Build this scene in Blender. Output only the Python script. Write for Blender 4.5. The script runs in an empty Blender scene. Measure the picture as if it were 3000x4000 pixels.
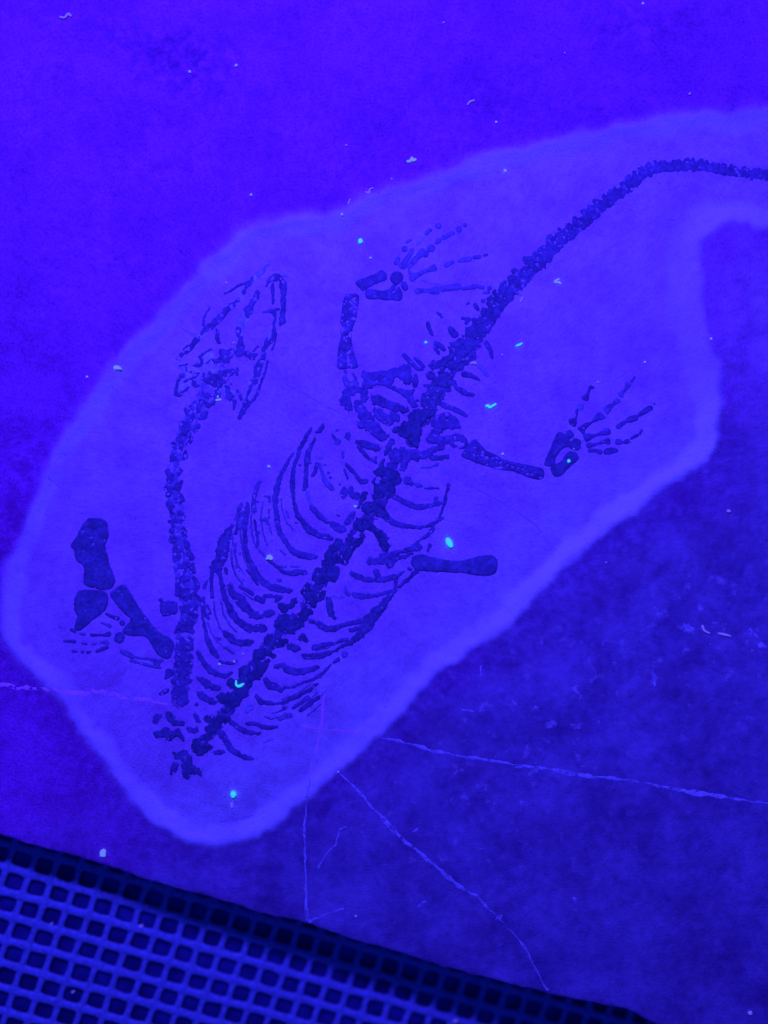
import bpy, math, random
import numpy as np

# ---------------------------------------------------------------- scale
# the slab's face was measured in steps of 1/20 mm: U turns a step into metres
U = 1.0 / 20000.0
CX, CY = 1500.0, 2000.0          # the point of the face straight below the camera
EYE = 3000.0                     # camera height above the face, in steps
scene = bpy.context.scene
def W(x, y, z=0.0):
    return ((x - CX) * U, (CY - y) * U, z * U)

# ---------------------------------------------------------------- camera
cam_d = bpy.data.cameras.new('camera')
cam = bpy.data.objects.new('camera', cam_d)
scene.collection.objects.link(cam)
cam.location = (0, 0, EYE * U)
cam.rotation_euler = (0, 0, 0)
cam_d.sensor_width = 36
cam_d.lens = 27.0
cam_d.clip_start = 0.005
cam_d.clip_end = 5
cam_d.dof.use_dof = True
cam_d.dof.focus_distance = EYE * U
cam_d.dof.aperture_fstop = 2.8
scene.camera = cam

# ---------------------------------------------------------------- world, lamp, exposure
world = bpy.data.worlds.new('World')
scene.world = world
world.use_nodes = True
bg = world.node_tree.nodes['Background']
bg.inputs['Color'].default_value = (0.003, 0.0085, 0.28, 1)
bg.inputs['Strength'].default_value = 0.95

lamp_d = bpy.data.lights.new('ultraviolet_lamp', 'AREA')
lamp_d.shape = 'DISK'
lamp_d.size = 700 * U
lamp_d.color = (0.050, 0.027, 1.0)
lamp_d.energy = 1.68
lamp = bpy.data.objects.new('ultraviolet_lamp', lamp_d)
scene.collection.objects.link(lamp)
lamp.location = W(900, -1700, 4500)
from mathutils import Vector
lamp.rotation_euler = (Vector(W(1500, 2500)) - lamp.location).to_track_quat('-Z', 'Y').to_euler()

scene.view_settings.view_transform = 'Standard'
scene.view_settings.look = 'None'
scene.view_settings.exposure = 0.0
scene.view_settings.gamma = 1.0

# ---------------------------------------------------------------- helpers
C = scene.collection
rs = np.random.RandomState(7)
LAT = rs.rand(8, 256, 256)
def vnoise(x, y, s, k=0):
    """smooth value noise in -1..1, feature size s steps"""
    x = np.asarray(x, float) / s + 57.3 * (k + 1); y = np.asarray(y, float) / s + 91.7 * (k + 1)
    xi = np.floor(x).astype(int); yi = np.floor(y).astype(int)
    fx = x - xi; fy = y - yi
    fx = fx * fx * (3 - 2 * fx); fy = fy * fy * (3 - 2 * fy)
    L = LAT[k % 8]
    a = L[xi % 256, yi % 256]; b = L[(xi + 1) % 256, yi % 256]
    c = L[xi % 256, (yi + 1) % 256]; d = L[(xi + 1) % 256, (yi + 1) % 256]
    return 2 * ((a * (1 - fx) + b * fx) * (1 - fy) + (c * (1 - fx) + d * fx) * fy) - 1
def sstep(a, b, x):
    t = np.clip((x - a) / (b - a), 0, 1)
    return t * t * (3 - 2 * t)
def sd_poly(px, py, pts):
    """signed distance, positive inside"""
    pts = np.asarray(pts, float)
    d = np.full(px.shape, 1e18); ins = np.zeros(px.shape, bool)
    n = len(pts)
    for i in range(n):
        x0, y0 = pts[i][:2]; x1, y1 = pts[(i + 1) % n][:2]
        ex, ey = x1 - x0, y1 - y0
        wx, wy = px - x0, py - y0
        t = np.clip((wx * ex + wy * ey) / (ex * ex + ey * ey + 1e-9), 0, 1)
        d = np.minimum(d, (wx - ex * t) ** 2 + (wy - ey * t) ** 2)
        c = (y0 > py) != (y1 > py)
        with np.errstate(divide='ignore', invalid='ignore'):
            ins ^= c & (px < (x1 - x0) * (py - y0) / (y1 - y0 + 1e-12) + x0)
    d = np.sqrt(d)
    return np.where(ins, d, -d)
def sd_stroke(px, py, pts):
    best = np.full(px.shape, -1e9)
    if len(pts) == 1:
        x, y, r = pts[0]
        return r - np.hypot(px - x, py - y)
    for (x0, y0, r0), (x1, y1, r1) in zip(pts[:-1], pts[1:]):
        ex, ey = x1 - x0, y1 - y0
        wx, wy = px - x0, py - y0
        t = np.clip((wx * ex + wy * ey) / (ex * ex + ey * ey + 1e-9), 0, 1)
        best = np.maximum(best, r0 + (r1 - r0) * t - np.hypot(wx - ex * t, wy - ey * t))
    return best
def catmull(pts, n=5):
    pts = np.asarray(pts, float); out = []
    m = len(pts)
    for i in range(m):
        p0, p1, p2, p3 = pts[i - 1], pts[i], pts[(i + 1) % m], pts[(i + 2) % m]
        for k in range(n):
            t = k / n
            out.append(0.5 * (2 * p1 + (p2 - p0) * t + (2 * p0 - 5 * p1 + 4 * p2 - p3) * t * t + (3 * p1 - p0 - 3 * p2 + p3) * t ** 3))
    return np.array(out)

def mesh_from(name, verts, faces, mat, parent=None, smooth=True):
    me = bpy.data.meshes.new(name)
    verts = np.asarray(verts, np.float32); faces = np.asarray(faces, np.int32)
    k = faces.shape[1]
    me.vertices.add(len(verts)); me.vertices.foreach_set('co', verts.ravel())
    me.loops.add(faces.size); me.loops.foreach_set('vertex_index', faces.ravel())
    me.polygons.add(len(faces))
    me.polygons.foreach_set('loop_start', np.arange(0, faces.size, k, dtype=np.int32))
    me.polygons.foreach_set('loop_total', np.full(len(faces), k, dtype=np.int32))
    me.update(calc_edges=True); me.validate()
    if smooth:
        me.polygons.foreach_set('use_smooth', np.ones(len(me.polygons), bool))
    me.materials.append(mat)
    o = bpy.data.objects.new(name, me); C.objects.link(o)
    if parent is not None: o.parent = parent
    return o
def empty(name, loc=(0, 0, 0)):
    o = bpy.data.objects.new(name, None); C.objects.link(o); o.location = loc
    o.empty_display_size = 0.01
    return o
def tag(o, label=None, cat=None, group=None, kind=None):
    if label: o['label'] = label
    if cat: o['category'] = cat
    if group: o['group'] = group
    if kind: o['kind'] = kind
    return o

# ---------------------------------------------------------------- materials
def new_mat(name):
    m = bpy.data.materials.new(name); m.use_nodes = True
    nt = m.node_tree; b = nt.nodes['Principled BSDF']
    b.inputs['Specular IOR Level'].default_value = 0.15
    return m, nt, b
def noise_node(nt, co, scale, detail=4, rough=0.6):
    n = nt.nodes.new('ShaderNodeTexNoise'); n.inputs['Scale'].default_value = scale
    n.inputs['Detail'].default_value = detail; n.inputs['Roughness'].default_value = rough
    nt.links.new(co, n.inputs['Vector']); return n.outputs['Fac']
def mapr(nt, v, a, b, c, d):
    n = nt.nodes.new('ShaderNodeMapRange'); n.clamp = True
    for i, q in enumerate((a, b, c, d)): n.inputs[i + 1].default_value = q
    nt.links.new(v, n.inputs[0]); return n.outputs[0]
def mth(nt, op, a, b=None):
    n = nt.nodes.new('ShaderNodeMath'); n.operation = op
    for i, q in enumerate((a, b)):
        if q is None: continue
        if isinstance(q, (int, float)): n.inputs[i].default_value = q
        else: nt.links.new(q, n.inputs[i])
    return n.outputs[0]
def mixc(nt, f, a, b, mode='MIX'):
    n = nt.nodes.new('ShaderNodeMix'); n.data_type = 'RGBA'; n.blend_type = mode
    if isinstance(f, (int, float)): n.inputs[0].default_value = f
    else: nt.links.new(f, n.inputs[0])
    for i, q in ((6, a), (7, b)):
        if isinstance(q, tuple): n.inputs[i].default_value = q + (1,)
        else: nt.links.new(q, n.inputs[i])
    return n.outputs[2]
def bump(nt, b, h, dist, strength=1.0):
    n = nt.nodes.new('ShaderNodeBump'); n.inputs['Distance'].default_value = dist
    n.inputs['Strength'].default_value = strength
    nt.links.new(h, n.inputs['Height']); nt.links.new(n.outputs[0], b.inputs['Normal'])
def attr(nt, name):
    n = nt.nodes.new('ShaderNodeAttribute'); n.attribute_name = name; return n.outputs['Fac']
def geo_pos(nt):
    return nt.nodes.new('ShaderNodeNewGeometry').outputs['Position']

# limestone of the slab: fluoresces a little where it was freshly scraped round the bones
STONE, nt, b = new_mat('limestone')
P = geo_pos(nt)
big = noise_node(nt, P, 110, 5, 0.6)
mid = noise_node(nt, P, 480, 5, 0.65)
fine = noise_node(nt, P, 1900, 4, 0.7)
grain = noise_node(nt, P, 7000, 2, 0.6)
outer = mixc(nt, mapr(nt, mid, 0.34, 0.66, 0, 1), (0.40, 0.035, 0.36), (0.88, 0.16, 0.82))
outer = mixc(nt, mapr(nt, big, 0.35, 0.65, 0, 1), outer, (0.72, 0.10, 0.68))
outer = mixc(nt, 0.5, outer, mixc(nt, mapr(nt, fine, 0.36, 0.60, 0, 1), (0.34, 0.03, 0.30), (0.86, 0.15, 0.80)))
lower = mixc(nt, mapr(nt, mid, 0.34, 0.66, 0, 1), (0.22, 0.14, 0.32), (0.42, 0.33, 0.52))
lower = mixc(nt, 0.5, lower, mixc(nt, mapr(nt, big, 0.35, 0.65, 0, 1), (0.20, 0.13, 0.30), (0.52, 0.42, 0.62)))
outer = mixc(nt, attr(nt, 'lower_right'), outer, lower)  # outer stone blends darker towards the lower right
outer = mixc(nt, mapr(nt, noise_node(nt, P, 75, 6, 0.7), 0.40, 0.56, 0.9, 0), outer, mixc(nt, 1.0, outer, (0.74, 0.6, 0.72), 'MULTIPLY'))
fleck = mth(nt, 'MULTIPLY', mapr(nt, noise_node(nt, P, 330, 3, 0.6), 0.60, 0.72, 0, 1), attr(nt, 'fleck'))
outer = mixc(nt, mth(nt, 'MULTIPLY', fleck, 0.8), outer, (0.9, 0.9, 0.9))
dark = mth(nt, 'MULTIPLY', mapr(nt, noise_node(nt, P, 420, 4, 0.65), 0.40, 0.60, 0, 1), attr(nt, 'stain'))
outer = mixc(nt, mth(nt, 'MULTIPLY', dark, 0.8), outer, (0.20, 0.03, 0.24))
inner = mixc(nt, mapr(nt, fine, 0.28, 0.60, 0, 1), mixc(nt, attr(nt, 'lower_right'), (0.78, 0.42, 0.62), (0.80, 0.90, 0.70)), mixc(nt, attr(nt, 'lower_right'), (0.96, 0.64, 0.86), (0.96, 1.0, 0.88)))
inner = mixc(nt, mapr(nt, mid, 0.38, 0.58, 0.5, 0), inner, mixc(nt, 1.0, inner, (0.80, 0.68, 0.8), 'MULTIPLY'))
inner = mixc(nt, mapr(nt, big, 0.38, 0.60, 1.0, 0), inner, mixc(nt, 1.0, inner, (0.84, 0.68, 0.84), 'MULTIPLY'))
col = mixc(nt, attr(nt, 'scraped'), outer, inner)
col = mixc(nt, mth(nt, 'MULTIPLY', attr(nt, 'rim'), mapr(nt, attr(nt, 'lower_right'), 0, 0.5, 0.6, 1.0)), col, mixc(nt, attr(nt, 'lower_right'), (1.0, 0.95, 1.0), (1.0, 1.0, 1.0)))
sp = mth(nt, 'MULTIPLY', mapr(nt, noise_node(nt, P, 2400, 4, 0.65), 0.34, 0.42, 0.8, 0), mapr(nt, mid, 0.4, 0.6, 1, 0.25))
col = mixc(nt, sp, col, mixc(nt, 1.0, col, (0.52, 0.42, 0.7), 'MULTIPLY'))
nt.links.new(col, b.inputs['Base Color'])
b.inputs['Roughness'].default_value = 0.85
hh = mth(nt, 'ADD', mth(nt, 'MULTIPLY', mid, 0.8), mth(nt, 'ADD', mth(nt, 'MULTIPLY', fine, 0.5), mth(nt, 'MULTIPLY', grain, 0.12)))
bump(nt, b, hh, 6 * U, 0.9)

# fossil bone: brown-black, hardly fluoresces; each bone's tone is in its object colour
BONE, nt, b = new_mat('fossil_bone')
P = geo_pos(nt)
oi = nt.nodes.new('ShaderNodeObjectInfo')
n1 = noise_node(nt, P, 1500, 4, 0.65); n2 = noise_node(nt, P, 380, 3, 0.5)
tone = mixc(nt, 1.0, oi.outputs['Color'], mixc(nt, mapr(nt, n1, 0.3, 0.7, 0, 1), (0.60, 0.62, 0.66), (1.25, 1.25, 1.2)), 'MULTIPLY')
core = mth(nt, 'MULTIPLY', attr(nt, 'core'), mapr(nt, noise_node(nt, P, 900, 4, 0.7), 0.38, 0.62, 0, 1))
tone = mixc(nt, 1.0, tone, mixc(nt, core, (0.92, 0.92, 0.94), (1.32, 1.28, 1.25)), 'MULTIPLY')
tone = mixc(nt, 1.0, tone, mixc(nt, mapr(nt, n2, 0.35, 0.65, 0, 1), (0.8, 0.8, 0.82), (1.15, 1.15, 1.12)), 'MULTIPLY')
nt.links.new(tone, b.inputs['Base Color'])
b.inputs['Roughness'].default_value = 0.62
bump(nt, b, n1, 3 * U, 0.6)

def plain(name, c, rough=0.7, var=0.25, sc=2500, emit=None, es=0):
    m, nt, b = new_mat(name)
    P = geo_pos(nt)
    n = noise_node(nt, P, sc, 3, 0.6)
    lo = tuple(q * (1 - var) for q in c); hi = tuple(min(1, q * (1 + var)) for q in c)
    nt.links.new(mixc(nt, mapr(nt, n, 0.3, 0.7, 0, 1), lo, hi), b.inputs['Base Color'])
    b.inputs['Roughness'].default_value = rough
    if emit:
        b.inputs['Emission Color'].default_value = emit + (1,)
        b.inputs['Emission Strength'].default_value = es
    return m
VEIN = plain('calcite_vein', (0.62, 0.62, 0.78), 0.6, 0.45, 700)
VEIN_B = plain('bright_calcite_vein', (0.9, 0.95, 0.9), 0.6, 0.3, 700)
VEIN_PINK = plain('pink_calcite_vein', (1.0, 0.6, 0.9), 0.6, 0.15, 900, (0.9, 0.0, 0.2), 0.036)
CRACK = plain('crack_filling', (0.50, 0.36, 0.60), 0.8, 0.25)
GLOW_C = plain('cyan_fluorescent_lint', (0.5, 0.9, 0.9), 0.6, 0.1, 3000, (0.01, 0.62, 0.80), 0.9)
GLOW_P = plain('pale_fluorescent_lint', (0.9, 0.9, 0.9), 0.6, 0.1, 3000, (0.18, 0.42, 0.6), 0.42)
GLOW_V = plain('violet_fluorescent_lint', (0.95, 0.95, 0.95), 0.6, 0.1, 3000, (0.20, 0.15, 0.5), 0.28)
RUBBER = plain('rubber_net', (0.26, 0.38, 0.56), 0.55, 0.35, 1400)
TABLE, nt, b = new_mat('dark_table')
P = geo_pos(nt)
nt.links.new(mixc(nt, mapr(nt, noise_node(nt, P, 160, 3, 0.5), 0.4, 0.65, 0, 1), (0.04, 0.04, 0.20), (0.09, 0.10, 0.38)), b.inputs['Base Color'])
b.inputs['Roughness'].default_value = 0.7

# ---------------------------------------------------------------- relief of the slab's face
K = 3000 / 1659.0
RING = [(1900, 238), (1659, 238), (1500, 245), (1350, 268), (1200, 300), (1050, 335), (980, 360), (900, 392), (830, 405), (760, 440), (700, 465),
        (640, 472), (560, 485), (500, 520), (440, 572), (390, 625), (340, 680), (290, 730), (240, 790), (200, 850), (150, 915), (110, 980), (80, 1050),
        (52, 1120), (28, 1190), (10, 1260), (5, 1330), (22, 1390), (60, 1440), (115, 1490), (150, 1540), (185, 1600), (225, 1660), (265, 1710),
        (320, 1760), (380, 1805), (440, 1825), (490, 1825), (550, 1798), (620, 1757), (700, 1695), (760, 1640), (830, 1570), (900, 1500), (960, 1445),
        (1030, 1395), (1095, 1350), (1150, 1295), (1220, 1222), (1290, 1165), (1360, 1112), (1430, 1062), (1500, 1012), (1538, 960), (1555, 900),
        (1555, 830), (1545, 770), (1530, 700), (1515, 620), (1515, 560), (1530, 515), (1565, 485), (1610, 482), (1659, 492), (1900, 510)]
RING = catmull([(x * K, y * K) for x, y in RING], 2)
GX = np.arange(-620, 3640, 10.0); GY = np.arange(-620, 5000, 10.0)
gx, gy = np.meshgrid(GX, GY, indexing='ij')
sdr = sd_poly(gx, gy, RING) + 12 * vnoise(gx, gy, 70, 1) + 12 * vnoise(gx, gy, 170, 0) + 6 * vnoise(gx, gy, 28, 2)
HG = 5 * vnoise(gx, gy, 420, 3) + 2.2 * vnoise(gx, gy, 130, 4) + 0.8 * vnoise(gx, gy, 45, 5)
HG = HG + 6 * np.exp(-((sdr - 14) / 26.0) ** 2) - 12 * sstep(10, 85, sdr) + 4 * sstep(90, 240, sdr)
HG = HG + 0.9 * np.sin(sdr / 7.0 + 2 * vnoise(gx, gy, 120, 7)) * np.exp(-((sdr - 45) / 40.0) ** 2)
def bil(G, x, y):
    u = (np.asarray(x, float) - GX[0]) / 10; v = (np.asarray(y, float) - GY[0]) / 10
    i = np.clip(np.floor(u).astype(int), 0, len(GX) - 2); j = np.clip(np.floor(v).astype(int), 0, len(GY) - 2)
    fu = np.clip(u - i, 0, 1); fv = np.clip(v - j, 0, 1)
    return (G[i, j] * (1 - fu) + G[i + 1, j] * fu) * (1 - fv) + (G[i, j + 1] * (1 - fu) + G[i + 1, j + 1] * fu) * fv
def face_h(x, y): return bil(HG, x, y)
SOFT = 14 + 24 * (1 - sstep(3200, 4400, gx + gy))
SOFT = SOFT + 60 * np.exp(-((gx - 2850) / 200.0) ** 2 - ((gy - 1200) / 420.0) ** 2)
SCR = sstep(-1, 1, sdr / SOFT + 0.2 * vnoise(gx, gy, 40, 6))
SCR = np.maximum(SCR, np.exp(-((gx - 2930) / 260.0) ** 2 - ((gy - 1180) / 380.0) ** 2) * (0.55 + 0.25 * vnoise(gx, gy, 60, 1) + 0.15 * vnoise(gx, gy, 25, 2)))
RW = 72 + 80 * np.exp(-((gx - 2700) / 260.0) ** 2 - ((gy - 1150) / 420.0) ** 2)
RIM = sstep(-12, 22, sdr) * (1 - sstep(0.75, 1.15, (sdr + 16 * vnoise(gx, gy, 90, 2) + 6 * vnoise(gx, gy, 24, 5)) / RW)) * np.clip(0.82 + 0.35 * vnoise(gx, gy, 130, 6), 0, 1)
def blob(x, y, rx, ry, a=0):
    c, s = math.cos(a), math.sin(a); dx, dy = gx - x, gy - y
    return np.exp(-(((dx * c + dy * s) / rx) ** 2 + ((-dx * s + dy * c) / ry) ** 2))
STN = 0.9 * blob(650, 240, 330, 110, 0.55) + 0.8 * blob(800, 160, 160, 100) + 0.6 * blob(2450, 80, 260, 110, 0.2) + 0.55 * blob(1900, 380, 500, 160)
STN = STN + 0.55 * np.exp(-((sdr + 60) / 75.0) ** 2) * sstep(1200, 2000, gy) + 0.2 * blob(60, 2500, 260, 500) + 0.3 * blob(2850, 1500, 200, 500) + 0.12 * blob(100, 1800, 200, 500)
STN = np.clip(STN * (1 - SCR), 0, 1)
LOWR = sstep(3100, 4250, gx * 0.7 + gy + 160 * vnoise(gx, gy, 220, 2))  # rises towards the lower right; outer stone darkens there, scraped stone turns greener
FLK = np.clip(0.9 * blob(2780, 2450, 300, 260) + 0.55 * blob(2150, 2750, 400, 260) + 0.5 * blob(1850, 3100, 500, 400) + 0.12, 0, 1) * sstep(2000, 2400, gy)

# lower edge of the slab
EDGE = np.array([(-700, 3075), (0, 3265), (120, 3303), (300, 3352), (464, 3402), (567, 3441), (800, 3503), (1000, 3568), (1205, 3612), (1400, 3682),
                 (1542, 3722), (1720, 3778), (2000, 3851), (2130, 3885), (2446, 3950), (2542, 4000), (3000, 4140), (3700, 4350)], float)
def edge_y(x): return np.interp(x, EDGE[:, 0], EDGE[:, 1]) + 3.5 * vnoise(x, x * 0, 26, 0) + 3 * vnoise(x, x * 0, 80, 1)
def depth(x): return 195.0 + 78.0 * np.asarray(x, float) / 1000.0     # the slab is a wedge, thicker to the right

# ---------------------------------------------------------------- table and rubber net
xs = (-3500, 6500); ys = (-3500, 7500)
tv, dz = [], 15
for z in (-dz, -dz - 500):
    for x, y in ((xs[0], ys[0]), (xs[1], ys[0]), (xs[1], ys[1]), (xs[0], ys[1])): tv.append(W(x, y, -depth(x) + z))
table = mesh_from('table_top', tv, [(3, 2, 1, 0), (4, 5, 6, 7), (0, 1, 5, 4), (1, 2, 6, 5), (2, 3, 7, 6), (3, 0, 4, 7)], TABLE, smooth=False)
tag(table, 'dark table surface showing through the holes of the net mat', kind='structure')

def to_mat(px, py):          # point of the net's plane seen at a point of the face
    X = px
    for _ in range(20):
        s = (EYE + float(depth(X))) / EYE
        X = CX + (px - CX) * s
    return X, CY + (py - CY) * s
net = empty('net_mat', W(400, 3900, -depth(400)))
tag(net, 'blue lit rubber net mat with square holes under the lower edge of the stone slab', 'mat')
nx0, ny0 = to_mat(56, 3444)
ang = math.atan2(28.0, 83.7); PITCH = 88.27 * (EYE + 225) / EYE
uu = np.array([math.cos(ang), math.sin(ang)]); vv = np.array([-math.sin(ang), math.cos(ang)])
def strand(o0, d, length, n_dir, rad, zc, rnd):
    m = int(length / PITCH * 8)
    t = np.arange(m + 1) / 8.0
    f = np.abs(t - np.round(t))                     # distance to the nearest crossing
    r = rad * (1 + 0.62 * np.exp(-(f / 0.17) ** 2))
    cx = o0[0] + d[0] * t * PITCH; cy = o0[1] + d[1] * t * PITCH
    r = r * (1 + 0.12 * vnoise(cx, cy, 40, 2))
    off = 2.6 * vnoise(cx + 777 * rnd, cy, 120, 3) + 1.5 * vnoise(cx, cy + 333 * rnd, 40, 4)
    cx = cx + n_dir[0] * off; cy = cy + n_dir[1] * off
    zz = zc + 2.0 * vnoise(cx, cy, 60, 5)
    S = 10; vs = []
    for k in range(S):
        a = 2 * math.pi * k / S
        w = math.cos(a); h = math.sin(a)
        w = math.copysign(abs(w) ** 0.8, w)
        X = cx + n_dir[0] * r * w; Y = cy + n_dir[1] * r * w; Z = -depth(cx) + zz + 9.5 * h
        vs.append(np.stack([(X - CX) * U, (CY - Y) * U, Z * U], 1))
    vs = np.concatenate(vs); M = m + 1; fs = []
    for k in range(S):
        a0, a1 = k * M, ((k + 1) % S) * M
        i = np.arange(m)
        fs.append(np.stack([a0 + i, a1 + i, a1 + i + 1, a0 + i + 1], 1))
    return vs, np.concatenate(fs)
nl = Vector(net.location)
inv = np.array([nl.x, nl.y, nl.z])
# rows run along uu, columns along vv; crossings lie half a pitch off the hole centres
j0, j1, i0, i1 = -4, 14, -9, 34
org = np.array([nx0, ny0])
for j in range(j0, j1):
    o0 = org + uu * PITCH * (i0 - 0.5) + vv * PITCH * (j - 0.5)
    vs, fs = strand(o0, uu, (i1 - i0) * PITCH, vv, 16.0, 1.5, j)
    mesh_from('cross_strand', vs - inv, fs, RUBBER, net)
for i in range(i0, i1 + 1):
    o0 = org + uu * PITCH * (i - 0.5) + vv * PITCH * (j0 - 0.5)
    vs, fs = strand(o0, vv, (j1 - 1 - j0) * PITCH, uu, 13.4, 0.0, i + 50)
    mesh_from('long_strand', vs - inv, fs, RUBBER, net)

# ---------------------------------------------------------------- the slab
slab = empty('reptile_fossil', (0, 0, 0))
tag(slab, 'pale limestone slab glowing violet under ultraviolet light, holding a whole dark long necked reptile skeleton', 'fossil')
NX = len(GX) - 2; NR = 440
sx = GX[1:-1]
tt = np.concatenate([np.linspace(0, 0.985, NR), 0.985 + 0.015 * np.linspace(0, 1, 9)[1:]])
X = np.repeat(sx[:, None], len(tt), 1)
ey = edge_y(sx)
Y = -600 + (ey[:, None] + 600) * tt[None, :]
Z = face_h(X, Y)
dist = ey[:, None] - Y
Z = Z - 7 * np.exp(-dist / 7.0) * (1 + 0.5 * vnoise(X, Y, 30, 6))
# side: drop rows below the edge
rows_x, rows_y, rows_z = [X], [Y], [Z]
for k, (q, off) in enumerate(((0.05, 1.0), (0.3, 4), (0.6, -2), (0.85, -8), (1.0, -14))):
    yy = ey + off + 3 * vnoise(sx, sx * 0 + k * 40, 30, 3)
    zb = -depth(sx) + 12.0
    rows_x.append(sx[:, None]); rows_y.append(yy[:, None]); rows_z.append((Z[:, -1] * (1 - q) + zb * q)[:, None])
# underside back to the far end
rows_x.append(sx[:, None]); rows_y.append(np.full((len(sx), 1), -600.0)); rows_z.append((-depth(sx) + 12)[:, None])
X = np.concatenate(rows_x, 1); Y = np.concatenate(rows_y, 1); Z = np.concatenate(rows_z, 1)
nr = X.shape[1]
vid = np.arange(X.size).reshape(X.shape)
fq = np.stack([vid[:-1, :-1], vid[:-1, 1:], vid[1:, 1:], vid[1:, :-1]], -1).reshape(-1, 4)
# far end
fe = np.stack([vid[:-1, 0], vid[1:, 0], vid[1:, -1], vid[:-1, -1]], -1)
fq = np.concatenate([fq, fe])
stone = mesh_from('stone', np.stack([(X - CX) * U, (CY - Y) * U, Z * U], -1).reshape(-1, 3), fq, STONE, slab)
import bmesh
bm = bmesh.new(); bm.from_mesh(stone.data)
bm.verts.ensure_lookup_table()
for col in (0, NX - 1):
    ring = [bm.verts[int(v)] for v in vid[col]]
    try: bm.faces.new(ring if col else ring[::-1])
    except Exception: pass
bm.to_mesh(stone.data); bm.free()
for nm, G in (('scraped', SCR), ('rim', RIM), ('stain', STN), ('fleck', FLK), ('lower_right', LOWR)):
    a = stone.data.attributes.new(nm, 'FLOAT', 'POINT')
    a.data.foreach_set('value', bil(G, X, Y).ravel().astype(np.float32))

# ---------------------------------------------------------------- bones
TONES = {'x': (0.11, 0.13, 0.25), 'k': (0.165, 0.165, 0.32), 'd': (0.21, 0.16, 0.37), 'm': (0.31, 0.25, 0.47), 'f': (0.55, 0.46, 0.70), 'g': (0.70, 0.64, 0.8)}
COUNT = [0]
SMOOTH = {'upper_arm_bone', 'forearm_bone', 'shin_bone', 'wrist_bone', 'ankle_bone', 'toe_bone', 'finger_bone', 'tail_rib', 'thigh_bone'}
def tile(ox, oy, s):
    def conv(txt):
        """'x,y,r x,y,r ...' a stroke; 'P x,y ...' an outline; 'H x,y,r' a hole; parts separated by ;"""
        out = []
        for piece in txt.split(';'):
            w = piece.split()
            if not w: continue
            kind = 'S'
            if w[0] in 'PHO': kind = w[0]; w = w[1:]
            pts = []
            for q in w:
                v = [float(a) for a in q.split(',')]
                v[0] = ox + v[0] / s; v[1] = oy + v[1] / s
                if len(v) > 2: v[2] = v[2] / s
                pts.append(v)
            out.append((kind, pts))
        return out
    return conv
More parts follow.
